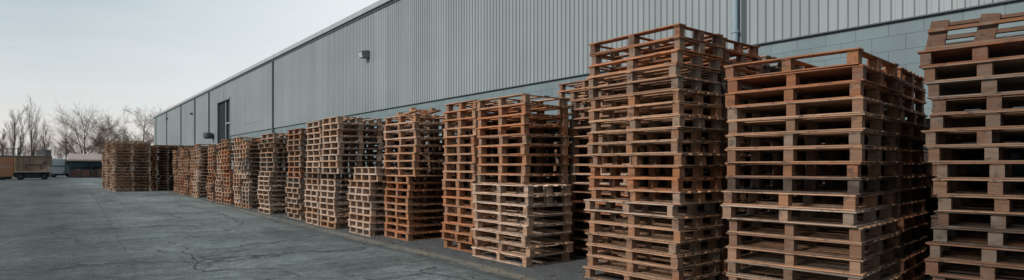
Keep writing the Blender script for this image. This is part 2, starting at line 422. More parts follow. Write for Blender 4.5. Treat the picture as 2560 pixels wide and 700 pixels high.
m = MB(); m.b2(-.088, -.040, 4.90, 4.985, HB, HR - .08); m.build('pipe_shadow_strip', DTRIM, wh)  # dark strip paints the downpipe's shadow line on the siding
# tall dark doorway
dr = bpy.data.objects.new('door', None); C.objects.link(dr); dr.parent = wh
tag_door = MB(); tag_door.b2(.07, .11, DY0 + .003, DY1 - .003, 0, DZ1); tag_door.build('dark_opening', DARK, dr)
m = MB(); m.b2(.015, .05, DY0 + 1.42, DY1 - .05, 0, DZ1 - .06); m.build('door_leaf', DGLASS, dr)
m = MB(); m.b2(-.09, .32, DY0 - .12, DY0 - .002, 0, DZ1 + .0); m.b2(-.09, .32, DY1 + .002, DY1 + .12, 0, DZ1); m.b2(-.12, .02, DY0 - .12, DY1 + .12, DZ1 + .002, DZ1 + .11)
m.build('door_frame', MTRIM, dr)
m = MB(); m.b2(-.03, .03, DY0 + 1.30, DY0 + 1.40, 0, DZ1 - .02); m.b2(-.02, .03, DY0 + .02, DY0 + 1.29, 4.12, 4.20); m.build('mullion', TRIM, dr)
m = MB(); m.b2(-.081, -.078, 33.2, 36.6, 3.78, 3.80); m.b2(-.083, -.079, 42.3, 42.42, 5.85, 6.35); m.build('panel_seam', MTRIM, wh)

def wall_lamp(y, z, s, label):
    t = thing('wall_lamp', label, 'wall lamp', (WX - .075, y, z), 0, 'lamps fixed to the warehouse wall')
    m = MB(); m.prism([(-.42, .10), (-.44, .13), (-.04, .23), (-.04, -.16), (-.36, -.17)], 'y', -.19, .19)
    m.v = [(x * s, yy * s, zz * s) for x, yy, zz in m.v]; bevel(m.build('housing', MTRIM, t), .012)
    m = MB(); m.b2(-.04 * s, 0.03, -.13 * s, .13 * s, -.12 * s, .16 * s); m.build('bracket', DTRIM, t)
    m = MB(); m.add([(-.425 * s, -.165 * s, .095 * s), (-.425 * s, .165 * s, .095 * s), (-.370 * s, .165 * s, -.145 * s), (-.370 * s, -.165 * s, -.145 * s)], [(0, 1, 2, 3)])
    m.build('lens', paint('lamp_glass', (.45, .52, .55), .15, .1, 4), t)
wall_lamp(19.45, 5.33, .74, 'boxy grey floodlight high on the ribbed wall, nearest and largest lamp')
wall_lamp(53.6, 5.64, .5, 'small dark lamp high on the far wall between two downpipes, left of the doorway')
wall_lamp(67.1, 6.08, .5, 'tiny dark lamp at the farthest downpipes of the wall')
t = thing('vent_hood', 'round grey vent hood on the wall beside the tall dark doorway', 'vent hood', (WX - .09, 45.5, 3.42))
m = MB(); m.tube((0.02, 0, 0), (-.10, 0, 0), .15, .18, 20); m.build('duct', DTRIM, t)
m = MB(); pr = [(.20, -.16), (.28, -.12), (.31, 0), (.31, .20), (.26, .27)]
for (r0, z0), (r1, z1) in zip(pr, pr[1:]): m.tube((-.34, 0, z0), (-.34, 0, z1), r0, r1, 20, False)
m.tube((-.34, 0, .265), (-.34, 0, .275), .26, .20, 20); m.tube((-.34, 0, -.17), (-.34, 0, -.155), .17, .20, 20)
m.build('hood', DTRIM, t)

# ------------------------------------------------------------------ pallets
STY = {'orange': (.40, .175, .082), 'rust': (.31, .130, .066), 'brown': (.27, .145, .088), 'tan': (.42, .255, .163), 'pale': (.54, .405, .32),
       'grey': (.30, .235, .185), 'dark': (.10, .066, .048)}
WORD = {'orange': 'orange-brown', 'rust': 'rusty', 'brown': 'brown', 'tan': 'tan', 'pale': 'pale', 'grey': 'greyish', 'dark': 'darkened'}
mesh_cache = {}
def part_meshes(w, d, h, nx, var, ny=3, bw=None):
    """deck, bottom boards and blocks of one kind of pallet; local x along its front"""
    key = (round(w, 2), round(d, 2), round(h, 3), nx, var, ny, bw)
    if key in mesh_cache: return mesh_cache[key]
    rnd = random.Random(repr(key))
    tb, cb, bb = .0110, .0085, .0110
    bh = h - tb - cb - bb - .002
    bwid = bw or {2: .10, 3: .074 if w > 1 else .078, 4: .068}[nx]
    bdep = .105
    xs = [-w / 2 + bwid / 2 + i * (w - bwid) / (nx - 1) for i in range(nx)]
    yb = [-d / 2 + bdep / 2 + .002, 0, d / 2 - bdep / 2 - .002]
    inset = .012
    J = lambda a: rnd.uniform(-a, a)
    dk = MB()
    if var == 'open': layout = [(-d / 2 + .06, .12), (d / 2 - .06, .12)]
    elif var == 'solid': layout = [(-d / 2 + .06 + i * (d - .12) / 8, (d - .12) / 8 - .006) for i in range(9)]
    elif var == 'sparse': layout = [(-d / 2 + .06, .12), (0, .10), (d / 2 - .06, .12)]
    else:
        nb = 5 if d < 1 else 7
        layout = [(-d / 2 + .06 + i * (d - .12) / (nb - 1), (.12 if i in (0, nb - 1) else .098)) for i in range(nb)]
        if var in (1, 3) and rnd.random() < .6: layout.pop(rnd.randrange(1, nb - 1))
    for y, wd in layout:
        dk.box((J(.006), y + J(.002), h - tb / 2 + J(.0008)), (w + J(.012), wd, tb + J(.001)), Matrix.Rotation(J(.004), 3, 'Z') @ Matrix.Rotation(J(.0025), 3, 'Y'))
    for x in xs: dk.box((x, J(.003), h - tb - cb / 2 - .0005), (bwid - .004, d - .016 + J(.006), cb - .001))
    bt = []
    for y in yb:
        m_ = MB(); m_.box((J(.005), y, bb / 2), (w + J(.01), bdep - .02, bb), Matrix.Rotation(J(.0025), 3, 'Y')); bt.append(m_)
    for x in (xs[0], xs[-1]):
        m_ = MB()
        for a, b in ((yb[0], yb[1]), (yb[1], yb[2])):
            m_.box((x, (a + b) / 2, bb / 2), (bwid - .01, b - a - bdep + .016, bb - .002))
        bt.append(m_)
    bl = []
    for x in xs:
        for y in yb:
            if ny == 2 and y == 0 and x in (xs[0], xs[-1]): continue
            m_ = MB(); m_.box((x * (1 - 2 * inset / w) + J(.008), y * (1 - 2 * inset / d) + J(.006), bb + .001 + bh / 2), (bwid + J(.014), bdep - .012 + J(.008), bh), Matrix.Rotation(J(.03), 3, 'Z')); bl.append(m_)
    mesh_cache[key] = r = [dk, bt, bl, None]
    return r
def to_meshes(r):
    if r[3] is None:
        ms = [('deck', r[0].mesh('deck', [WOOD]))] + [('bottom_board', b.mesh('bottom_board', [WOOD])) for b in r[1]] + [('block', b.mesh('block', [WOOD])) for b in r[2]]
        r[3] = ms
    return r[3]

SPECS = []           # every pallet: dict
def stack(desc, x0, y0, w, d, nx, layers, h=.13, rot=0, hidden=0, z0=0, jit=.012, i0=0, tot=None, k=1.0, ny=3, bw=None):  # k below one paints shade into a stack's wood colour
    """x0, y0: front corner nearest the camera; layers bottom to top: (style, block style, dx, dy, drot, variant)"""
    z = z0
    rnd = random.Random(int(abs(x0 * 977 + y0 * 131 + z0 * 17)))
    ca, sa = math.cos(R(rot)), math.sin(R(rot))
    N = tot or len(layers)
    for i, L in enumerate(layers):
        sty, bs, dx, dy, dr, var = L
        lx, ly = d / 2, w / 2
        cx = x0 + lx * ca - ly * sa; cy = y0 + lx * sa + ly * ca
        ww = w
        SPECS.append(dict(k=k, ny=ny, bw=bw, desc=desc, i=i + i0, n=N, x=cx + dx + rnd.gauss(0, jit), y=cy + dy + rnd.gauss(0, jit), z=z + .0015, w=w, d=d, h=h, nx=nx,
                          rot=R(-90 + rot + dr + rnd.gauss(0, .7)), tx=rnd.gauss(0, .0012), ty=rnd.gauss(0, .0012), sty=sty, bs=bs, var=var, hidden=hidden, seed=rnd.random()))
        z += h + .003
    return z

def seq(n, choices, bchoices=None, dx=0, dy=0, rnd=None):
    """n layers with random wood tones"""
    r = rnd or random
    out = []
    for i in range(n):
        s = r.choice(choices); b = r.choice(bchoices) if bchoices else s
        out.append((s, b, dx, dy, 0, r.choice((0, 1, 2, 3))))
    return out
def Lr(*rows):
    return [(a, b, dx, dy, dr, v) for a, b, dx, dy, dr, v in rows]

rr = random.Random(21)
# stack cut off by the right edge of the photo (bottom to top)
D_ = [('dark', 'brown', 0, 0, 0, 0), ('brown', 'brown', -.01, .01, 0, 1), ('dark', 'brown', 0, .02, 0, 0), ('brown', 'brown', -.02, .03, -.6, 1), ('brown', 'grey', 0, .02, 0, 0), ('dark', 'grey', .01, 0, 1.5, 2),
      ('dark', 'brown', .02, -.02, 1, 0), ('tan', 'brown', 0, -.05, 0, 1), ('tan', 'brown', 0, -.035, 0, 2), ('brown', 'grey', 0, .0, 0, 0), ('tan', 'brown', -.01, .03, 0, 3), ('tan', 'grey', 0, .03, 0, 0),
      ('brown', 'grey', 0, .02, -.4, 1), ('brown', 'brown', .01, .02, 0, 2), ('grey', 'brown', .0, .03, 0, 'solid'), ('tan', 'brown', 0, .05, 0, 'solid'), ('rust', 'rust', .0, .08, 0, 'solid')]
zD = stack('the dark stack cut off by the right edge', 5.74, .72, .80, 1.2, 3, D_, rot=6.5, k=.58, bw=.08)  # low k: this stack's shade is put into its wood colour
# second from the right, the broad one
C_ = [('tan', 'brown', 0, 0, 0, 0), ('tan', 'brown', .01, .0, 0, 1), ('grey', 'brown', -.01, 0, 0, 2), ('tan', 'tan', 0, .01, .5, 0), ('brown', 'brown', .02, -.01, 0, 1), ('tan', 'brown', .01, -.02, -.6, 2),
      ('pale', 'tan', -.035, .03, 0, 0), ('tan', 'orange', -.01, .01, 0, 1), ('dark', 'dark', 0, .02, 0, 2), ('brown', 'orange', 0, .0, 0, 0), ('tan', 'brown', -.01, .0, 0, 1), ('tan', 'grey', -.01, -.01, 0, 2),
      ('tan', 'brown', 0, 0, 0, 0), ('tan', 'orange', .01, -.01, 0, 'solid'), ('orange', 'orange', 0, .0, 0, 'solid'), ('rust', 'rust', .005, .0, .3, 'solid'), ('orange', 'orange', 0, 0, 0, 'open')]
stack('the broad stack second from the right', 5.09, 1.83, 1.15, 1.15, 3, C_, rot=4.8, k=.80, bw=.085)  # k darkens the wood here too, as painted shade
stack('the shadowed stack behind the second stack from the right', 6.38, 1.95, 1.15, 1.1, 3, seq(17, ['brown', 'dark', 'rust'], None, rnd=rr), rot=4.8, hidden=1)
# the tallest front stack
A_ = [('tan', 'orange', -.04, .03, 0, 0), ('tan', 'orange', -.01, .0, 0, 1), ('tan', 'brown', 0, 0, 0, 2), ('tan', 'brown', 0, .0, 0, 0), ('tan', 'orange', .01, .0, .5, 1), ('tan', 'brown', 0, -.01, 0, 2),
      ('pale', 'tan', -.02, .03, -.8, 3), ('tan', 'orange', 0, -.02, 0, 0), ('orange', 'orange', 0, -.02, 0, 1), ('orange', 'orange', 0, -.01, 0, 2), ('tan', 'orange', .0, -.01, 0, 0),
      ('tan', 'orange', 0, .02, 0, 1), ('tan', 'orange', .01, .02, 0, 2), ('tan', 'grey', 0, .01, 0, 0), ('tan', 'orange', 0, 0, 0, 1), ('tan', 'orange', .0, -.01, 0, 3), ('brown', 'grey', 0, 0, 0, 2),
      ('tan', 'grey', .0, .02, 0, 0), ('orange', 'grey', 0, 0, 0, 'sparse'), ('orange', 'grey', 0, .0, 0, 'open'), ('rust', 'dark', 0, 0, 0, 'open')]
stack('the tallest front stack left of the pale downpipe', 4.86, 3.42, 1.24, .82, 3, A_, h=.127, k=.90)
A2 = seq(18, ['brown', 'dark', 'rust'], None, rnd=rr) + [('rust', 'rust', 0, 0, 0, 0), ('rust', 'dark', 0, 0, 0, 'sparse'), ('rust', 'rust', 0, 0, 0, 'open')]
stack('the stack directly behind the tallest front one', 5.76, 3.44, 1.2, .82, 3, A2, h=.127, hidden=0)
stack('the stack by the wall below the pale downpipe', 6.80, 3.5, 1.15, 1.0, 3, seq(20, ['brown', 'grey', 'dark'], None, rnd=rr), h=.13, hidden=2)
# narrow one in the gap
stack('the half-hidden stack left of the tallest one', 5.82, 4.78, 1.15, .85, 3, seq(8, ['brown', 'rust', 'brown'], ['brown', 'grey'], -.03, .06, rr) + [('pale', 'tan', -.05, .05, 0, 0)] + seq(9, ['tan', 'brown', 'tan'], ['tan', 'orange', 'grey'], rnd=rr), h=.129)
stack('the tall stack by the block wall in the gap', 6.85, 6.1, 1.2, .9, 3, seq(21, ['brown', 'grey', 'tan'], None, rnd=rr), h=.127, hidden=1)
# pale low stack with a taller orange one on top of it
G_ = [('pale', 'tan', 0, 0, 0, 0), ('tan', 'tan', .01, 0, .4, 1), ('pale', 'tan', 0, 0, 0, 2), ('pale', 'tan', .01, .01, -.4, 0), ('pale', 'tan', 0, 0, 0, 1), ('pale', 'tan', 0, -.01, .4, 2), ('pale', 'tan', .01, 0, 0, 0), ('pale', 'pale', -.01, .0, -.3, 2)]
zG = stack('the pale stack standing out at the front', 4.70, 5.57, 1.22, .82, 3, G_[:6], h=.128, ny=2, tot=8)
zG = stack('the pale stack standing out at the front', 4.70, 5.57, 1.22, .82, 3, G_[6:], h=.128, z0=zG, i0=6, tot=8)
B2 = seq(9, ['tan', 'tan', 'orange'], ['tan', 'orange', 'orange'], rnd=rr); B2[-1] = ('tan', 'tan', 0, 0, 0, 'sparse')
stack('the orange-tan stack heaped above the pale front one', 4.87, 5.83, 1.10, .84, 3, B2, h=.133, z0=zG + .0, ny=2)
B1 = seq(8, ['tan', 'orange', 'orange'], ['orange', 'rust'], -.02, 0, rr) + seq(9, ['tan', 'orange', 'tan'], ['tan', 'orange'], 0, 0, rr)
stack('the stack just left of the pale front one', 4.85, 6.955, .88, 1.1, 3, B1, h=.132)
# orange split stack
Hh = [('orange', 'orange', 0, 0, 0, i % 4) for i in range(9)]; Hh[0] = ('orange', 'tan', -.02, 0, .5, 0); Hh[4] = ('tan', 'orange', 0, 0, 0, 0)
zH = stack('the narrow orange lower stack mid-row', 4.76, 8.82, .93, 1.0, 3, Hh, h=.122, ny=2)
stack('the tan upper stack above the narrow orange one', 4.74, 8.56, 1.18, .84, 3, seq(8, ['tan', 'tan', 'pale'], ['tan', 'orange'], rnd=rr), h=.130, z0=zH, ny=2)
stack('the stack behind the split orange one', 5.72, 8.7, 1.15, 1.1, 3, seq(17, ['brown', 'tan', 'dark'], None, rnd=rr), h=.13, hidden=1)
# low pale stack
zI = stack('the low pale stack with narrow openings', 4.49, 9.76, 1.02, 1.0, 4, seq(8, ['pale', 'pale', 'tan'], ['pale', 'tan'], rnd=rr), h=.124)
stack('the pair of pallets topping the low pale stack', 4.56, 9.66, 1.04, 1.0, 4, seq(2, ['tan', 'pale'], ['tan', 'pale'], rnd=rr), h=.127, z0=zI)
# big pale pair
DK = [('dark', 'dark', .02, .02, 0, 'open')]  # dark layer paints the shaded gap between lower and upper stacks
zJ = stack('the right lower stack of the double column', 4.46, 11.40, .87, 1.2, 3, seq(8, ['pale', 'pale', 'tan'], ['pale', 'tan'], rnd=rr) + DK, h=.124)
stack('the right upper stack of the double column', 4.46, 11.22, .93, 1.0, 3, seq(9, ['pale', 'tan', 'pale'], ['pale', 'tan'], rnd=rr), h=.127, z0=zJ)
zJ = stack('the left lower stack of the double column', 4.44, 12.31, .85, 1.2, 3, seq(8, ['pale', 'pale', 'tan'], ['pale', 'tan'], rnd=rr) + DK, h=.124)
stack('the left upper stack of the double column', 4.46, 12.22, .90, 1.0, 3, seq(9, ['pale', 'tan', 'pale'], ['pale', 'tan'], rnd=rr), h=.124, z0=zJ)
stack('the stack filling the gap behind the double column', 5.62, 11.25, 1.2, 1.1, 3, seq(17, ['brown', 'dark', 'tan'], None, rnd=rr), h=.131, hidden=1)
# older mixed stacks further along
zK = stack('the uneven lower stack left of the double column', 4.55, 13.85, .98, 1.0, 3, seq(8, ['tan', 'grey', 'pale'], ['tan', 'grey'], rnd=rr), h=.124, jit=.03)
zK = stack('the two bright orange pallets midway up the uneven column', 4.56, 13.80, .98, 1.0, 3, seq(2, ['orange'], ['orange', 'rust'], rnd=rr), h=.127, z0=zK)
zK = stack('the upper stack above the bright orange pair', 4.56, 13.80, 1.0, 1.0, 3, seq(5, ['tan', 'grey', 'brown'], ['tan', 'brown'], rnd=rr) + seq(2, ['rust', 'brown'], rnd=rr), h=.130, z0=zK)
zL = stack('the pale lower stack with a dark end face', 4.45, 15.95, 1.1, 1.1, 3, seq(9, ['pale', 'tan', 'pale'], ['pale', 'tan'], rnd=rr), h=.124, jit=.02)
stack('the upper stack overhanging the pale lower one', 4.48, 15.75, 1.3, 1.1, 3, seq(8, ['tan', 'grey', 'tan'], ['tan', 'grey'], rnd=rr), h=.127, z0=zL, jit=.02)
def row(y, w, d, n, cols, desc, x=4.5, h=.127):
    k = rr.randint(7, 9)
    z = stack(desc, x + rr.uniform(-.05, .05), y, w, d, 3, seq(k, cols, rnd=rr), h=h, jit=.02, tot=n)
    stack(desc, x + rr.uniform(-.06, .08), y + rr.uniform(-.06, .06), w, d, 3, seq(n - k, cols, rnd=rr), h=h, z0=z, jit=.02, tot=n, i0=k)
for k_, (y, w, n, cols) in enumerate(((18.45, .78, 16, ['grey', 'tan', 'pale']), (19.3, .8, 17, ['pale', 'tan']), (20.8, .95, 17, ['orange', 'tan', 'tan']), (21.85, .95, 16, ['tan', 'pale']),
                      (23.5, .95, 16, ['tan', 'rust', 'tan']), (26.2, .85, 17, ['pale', 'tan']), (27.15, .85, 16, ['rust', 'tan', 'tan']), (28.6, .85, 17, ['brown', 'tan']),
                      (29.5, .85, 16, ['rust', 'tan']), (30.4, .85, 17, ['brown', 'tan']), (31.5, 1.0, 16, ['brown', 'tan']))):
    row(y, w, 1.2, n, cols, 'the ' + ('first', 'second', 'third', 'fourth', 'fifth', 'sixth', 'seventh', 'eighth', 'ninth', 'tenth', 'eleventh')[k_] + ' stack beyond the overhanging one')
# big block of stacks jutting into the yard at the far end
for i, y in enumerate((34.5, 36.0, 37.3, 38.8, 40.2, 41.6)):
    stack('the ' + ('nearest', 'second', 'third', 'fourth', 'fifth', 'sixth')[i] + ' stack of the far block', 2.25 + (0, .0, -.06, -.05, .02, -.04)[i] - .03, y, 1.2, 1.62, 3, seq(17 - (i > 2) - (i > 4), ['tan', 'pale', 'tan', 'pale'], rnd=rr), h=.149, jit=.015)  # pale wood puts light into the shaded end faces
stack('the shaded stack right of the far block', 4.05, 34.9, 1.2, 1.15, 3, seq(18, ['brown', 'tan'], rnd=rr), h=.131)
for hx, hy in ((5.3, 35.0), (4.05, 36.2), (5.3, 36.3), (4.1, 37.5)):
    stack('the hidden far stacks', hx, hy, 1.2, 1.15, 4, seq(18, ['brown', 'dark'], rnd=rr), h=.131, hidden=2, jit=.06)
stack('the stack behind the right edge one', 7.02, .62, 1.2, 1.0, 4, seq(14, ['brown', 'dark'], rnd=rr), rot=6.5, hidden=2, jit=.08)
stack('the stack behind the right edge one', 7.02, -.7, 1.2, 1.0, 3, seq(14, ['brown', 'dark'], rnd=rr), rot=2, hidden=2)
for yy in range(11): stack('the stacks against the wall', 7.98, 2.15 + yy * 1.27, 1.2, .8, 4, seq(14, ['brown', 'dark'], rnd=rr), hidden=2, jit=.04)
for yy in (-.4, .85): stack('the stack against the wall at the right edge', 8.12, yy, 1.2, .7, 4, seq(13, ['brown', 'dark'], rnd=rr), hidden=2, jit=.05)
stack('the stack behind the pale front one', 5.78, 6.02, 1.05, .98, 3, seq(15, ['brown', 'dark'], rnd=rr), hidden=2)
stack('the stack behind the pale front one', 5.80, 7.25, 1.1, .98, 3, seq(15, ['brown', 'dark'], rnd=rr), hidden=2)
stack('the stack behind the left stack of the double column', 5.75, 12.6, 1.1, 1.1, 3, seq(16, ['brown', 'dark'], rnd=rr), hidden=2)

ORD = ['topmost', 'second', 'third', 'fourth', 'fifth', 'sixth', 'seventh', 'eighth', 'ninth', 'tenth', 'eleventh', 'twelfth', 'thirteenth', 'fourteenth', 'fifteenth', 'sixteenth', 'seventeenth', 'eighteenth', 'nineteenth', 'twentieth', 'twenty-first', 'twenty-second']
# which pallets show largest from the photographer's spot
from mathutils.bvhtree import BVHTree
bv, bf = [], []
for s in SPECS:
    M = Matrix.Translation((s['x'], s['y'], s['z'])) @ Matrix.Rotation(s['rot'], 4, 'Z')
    q = len(bv)
    bv += [M @ Vector((x * s['w'] / 2, y * s['d'] / 2, z * s['h'])) for x in (-1, 1) for y in (-1, 1) for z in (0, 1)]
    bf += [tuple(q + k for k in f) for f in ((0, 1, 3, 2), (4, 6, 7, 5), (0, 4, 5, 1), (2, 3, 7, 6), (0, 2, 6, 4), (1, 5, 7, 3))]
    s['hits'] = 0
tree_ = BVHTree.FromPolygons(bv, bf)
for py_ in range(100, 700, 4):
    for px_ in range(240, 2560, 4):
        d = (FWD + RGT * ((px_ - 1280) / 1424) + Vector((0, 0, (415 - py_) / 1424))).normalized()
        h_ = tree_.ray_cast(Vector((0, 0, HC)), d)
        if h_[2] is not None: SPECS[h_[2] // 6]['hits'] += 1
for s in SPECS:
    if s['hidden'] == 2: s['hits'] = min(s['hits'], 0)
SPECS.sort(key=lambda s: -s['hits'])
print('pallets', len(SPECS), 'seen', sum(s['hits'] > 1 for s in SPECS), 'hits at 300:', SPECS[299]['hits'], SPECS[299]['desc'])
def tone(c, k, rnd):
    v = rnd.uniform(.86, 1.14) * k; w = rnd.uniform(-.05, .05)
    return (c[0] * v * (1 + w), c[1] * v, c[2] * v * (1 - w))
protos = {}
NIND = 300
stuff = MB()
for idx, s in enumerate(SPECS):
    rnd = random.Random(s['seed'])
    r = part_meshes(s['w'], s['d'], s['h'], s['nx'], s['var'], s['ny'], s['bw'])
    eu = (s['tx'], s['ty'], s['rot'])
    if idx < NIND and s['hits'] > 1:
        k = s['n'] - 1 - s['i']
        pos = 'topmost pallet of' if k == 0 else ('bottom pallet of' if s['i'] == 0 and s['n'] > 2 and not s['desc'].startswith(('the dark', 'the broad', 'the tallest')) else ORD[k] + ' from top of')
        if s['desc'].startswith(('the two bright', 'the pair')):
            pos = ('upper of ' if k == 0 else 'lower of ')
        far = s['y'] > 17
        pos = pos.replace('pallet of', 'of')
        lab = f"{WORD[s['sty']]} pallet, {pos} {s['desc']}".replace('  ', ' ')
        col = tone(STY[s['sty']], 1.0, rnd)
        key = (round(s['w'], 2), round(s['d'], 2), round(s['h'], 3), s['nx'], s['var'], s['ny'], s['bw'])
        if far:                                     # too small to show its parts: one mesh
            if ('far', key) not in protos:
                mb = MB()
                for grp in [r[0]] + r[1] + r[2]: mb.add(grp.v, grp.f)
                o = mb.build('pallet', WOOD); protos[('far', key)] = o
            else:
                o = protos[('far', key)].copy(); C.objects.link(o)
            o.location = (s['x'], s['y'], s['z']); o.rotation_euler = eu; o.color = (*[q * 1.28 * s['k'] for q in col], 1)
            tag(o, lab, 'pallet', 'wooden pallets stacked along the warehouse wall')
            continue
        root = thing('pallet', lab, 'pallet', (s['x'], s['y'], s['z']), 0, 'wooden pallets stacked along the warehouse wall')
        root.rotation_euler = eu
        if key not in protos:                       # first of its kind: build its parts
            kids = []
            for nm, me in to_meshes(r):
                o = bpy.data.objects.new(nm, me); C.objects.link(o); o.parent = root; kids.append(o)
            protos[key] = kids
        else:                                       # a repeat: copy each part onto the copied root
            kids = []
            for src in protos[key]:
                o = src.copy(); C.objects.link(o); o.parent = root; kids.append(o)
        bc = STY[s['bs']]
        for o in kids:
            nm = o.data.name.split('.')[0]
            if nm != 'block': c = tone(col, 1.36 * s['k'], rnd)  # boards lightened to paint in the light on their edges
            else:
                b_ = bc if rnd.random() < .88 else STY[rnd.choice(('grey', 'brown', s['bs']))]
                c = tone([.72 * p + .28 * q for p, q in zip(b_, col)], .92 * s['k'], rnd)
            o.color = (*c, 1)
    else:
        M = Matrix.Translation((s['x'], s['y'], s['z'])) @ Matrix.Rotation(s['rot'], 4, 'Z')
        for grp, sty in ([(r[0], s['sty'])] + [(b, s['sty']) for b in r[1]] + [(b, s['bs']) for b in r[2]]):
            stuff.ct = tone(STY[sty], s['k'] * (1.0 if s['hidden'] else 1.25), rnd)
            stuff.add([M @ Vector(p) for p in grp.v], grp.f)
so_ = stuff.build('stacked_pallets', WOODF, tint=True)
so_['kind'] = 'stuff'; so_['label'] = 'far and hidden stacks of brown wooden pallets along the wall'; so_['category'] = 'pallet stacks'

# the odd pallet leaning on the right-hand stack: three wide slanted planks between long rails
t = thing('broken_pallet', 'broken pallet with wide slanted planks lying on the right edge stack', 'pallet', (5.74, .72 + .06, zD + .004), R(-90 + 6.5))
cx, cy = -.38, .42
def odd(nm, mb, sty):
    o = mb.build(nm, WOOD, t); o.color = (*[q * .5 for q in STY[sty]], 1); return o
rot = Matrix.Rotation(R(-27), 3, 'X')
for k, x in enumerate((-.33, -.01, .34)):
    m = MB(); m.box((cx + x, .115 + (k % 2) * .01, .132), (.125, .030, .28), rot @ Matrix.Rotation(R((4, 8, -3)[k]), 3, 'Y')); odd('slanted_plank', m, ('brown', 'brown', 'brown')[k])
m = MB(); m.box((cx, .06, .012), (.80, .10, .022)); odd('rail', m, 'tan')
m = MB(); m.box((cx + .03, .075, .165), (.84, .018, .030), Matrix.Rotation(R(-27), 3, 'X')); odd('rail', m, 'orange')
m = MB(); m.box((cx + .06, .245, .232), (.76, .022, .034), Matrix.Rotation(R(-27), 3, 'X')); odd('rail', m, 'brown')
m = MB(); m.box((cx + .01, .118, .098), (.82, .016, .032), Matrix.Rotation(R(-27), 3, 'X')); odd('rail', m, 'brown')
m = MB(); m.box((cx, .60, .19), (.78, .10, .020)); m.box((cx, .85, .16), (.78, .12, .020)); odd('deck', m, 'dark')
m = MB(); m.box((cx, .62, .022), (.80, .12, .04)); m.box((cx, .40, .022), (.78, .10, .03)); odd('deck', m, 'dark')

# loose planks heaped on the split orange stack
zt = max(s['z'] for s in SPECS if s['desc'].startswith('the tan upper')) + .135
for k, (dx, dy, rz, ry, ln, lab, sty) in enumerate(((.18, .62, 84, 3, 1.05, 'long tan loose plank lying on the split orange stack', 'tan'), (.40, .40, 70, -5, .7, 'short rusty loose plank tilted on the split orange stack', 'rust'),
                                                    (.62, .75, 96, 6, .9, 'brown loose plank sticking up behind the split orange stack top', 'brown'))):
    m = MB(); m.box((0, 0, .012 + k * .002), (ln, .10, .022)); m.box((ln * .3, 0, .052), (.10, .10, .055)); m.box((-ln * .3, .01, .052), (.10, .09, .055))
    o = m.build('loose_plank', WOOD, None, (4.74 + dx, 8.56 + dy, zt + .002 + ln * .5 * abs(math.sin(R(ry))))); o.rotation_euler = (0, R(ry), R(rz)); o.color = (*STY[sty], 1)
    tag(o, lab, 'plank', 'loose planks on top of a stack')

# wood chips and grit fallen along the foot of the stacks
chips = MB(); rc = random.Random(77)
for i in range(420):
    y = rc.uniform(2.5, 24); x = 4.45 + rc.gauss(0, .28) + (.25 if y < 5 else 0)
    if rc.random() < .3: x += rc.uniform(.2, .9)
    ln = rc.choice((.02, .03, .04, .05, .09)) * rc.uniform(.6, 1.1)
    chips.ct = tone(STY[rc.choice(('tan', 'grey', 'brown', 'grey', 'dark'))], .62, rc)
    chips.box((x, y, .0065 + .004 * (i % 3)), (ln, ln * rc.uniform(.12, .3), .008), Matrix.Rotation(rc.uniform(0, 3.1), 3, 'Z') @ Matrix.Rotation(rc.gauss(0, .06), 3, 'Y'))
co = chips.build('wood_chips', WOODF, tint=True); co['kind'] = 'stuff'; co['label'] = 'small wood chips and splinters scattered along the foot of the pallet stacks'; co['category'] = 'debris'

# ------------------------------------------------------------------ vehicles and shed at the far end
TAN = paint('tan_body_paint', (.36, .24, .16), .6, .18, 1.2)
ORG = paint('orange_body_paint', (.42, .20, .105), .55, .12, 1.0)
CREAM = paint('cream_stripe', (.55, .42, .34), .55, .1, 1)
CHAS = paint('chassis_black', (.018, .024, .030), .6, .2, 3)
RUB = paint('tyre_rubber', (.014, .015, .017), .85, .2, 6)
RIM = paint('wheel_rim', (.04, .045, .05), .5, .2, 6)  # rim colour darkened to paint the shadow around the wheels
WHT = paint('white_body_paint', (.46, .54, .57), .45, .08, 1.0)
GLS = paint('vehicle_glass', (.03, .05, .06), .12, .2, 1)
LMP = paint('lamp_red', (.30, .03, .02), .3, .1, 5)
def wheel(t, x, y, r, w=.24):
    e = bpy.data.objects.new('wheel', None); C.objects.link(e); e.parent = t; e.location = (x, y, r)
    m = MB(); m.tube((0, -w / 2, 0), (0, w / 2, 0), r, r, 24); bevel(m.build('tyre', RUB, e), .03)
    m = MB(); m.tube((0, -w / 2 - .012, 0), (0, w / 2 + .012, 0), r * .58, r * .58, 18); m.tube((0, -w / 2 - .03, 0), (0, -w / 2, 0), r * .2, r * .24, 10); m.build('rim', RIM, e)
yaw = 0
# tan tipper truck seen from the side (local x to the right, y away)
tx0, ty0 = -3.02, 70.0
k = 1.0
t = thing('tipper_truck', 'tan tipper truck with hopper body and dark chassis parked at the far left', 'truck', (tx0, ty0, 0), R(0))
m = MB(); m.prism([(0, .72), (2.55, .72), (2.62, 1.15), (2.75, 1.55), (2.72, 2.24), (0, 2.24)], 'y', 0, 1.9); bevel(m.build('hopper_body', TAN, t), .02)
m = MB()
for x in (.18, .62, 1.02): m.b2(x, x + .07, -.05, -.002, .80, 2.18)
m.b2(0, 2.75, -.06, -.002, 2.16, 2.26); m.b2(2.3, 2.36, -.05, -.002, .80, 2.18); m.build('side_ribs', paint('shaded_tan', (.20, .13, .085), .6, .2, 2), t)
m = MB(); m.b2(.02, 2.6, -.09, -.002, .72, .80); m.build('ledge', CREAM, t)  # cream colour paints a highlight along the ledge
m = MB(); m.b2(.80, 1.95, -.03, -.004, 1.36, 1.46); m.b2(.80, .90, -.03, -.004, 1.02, 1.35); m.b2(1.86, 1.95, -.03, -.004, 1.02, 1.35)
m.prism([(1.95, 1.46), (2.2, 1.78), (2.3, 1.72), (2.05, 1.38)], 'y', -.04, -.004); m.build('recess_frame', paint('dark_tan', (.10, .065, .05), .6), t)
m = MB(); m.prism([(2.05, .84), (2.6, .84), (2.6, 1.2), (2.4, 1.34)], 'y', -.045, -.006); m.build('side_flap', CREAM, t)
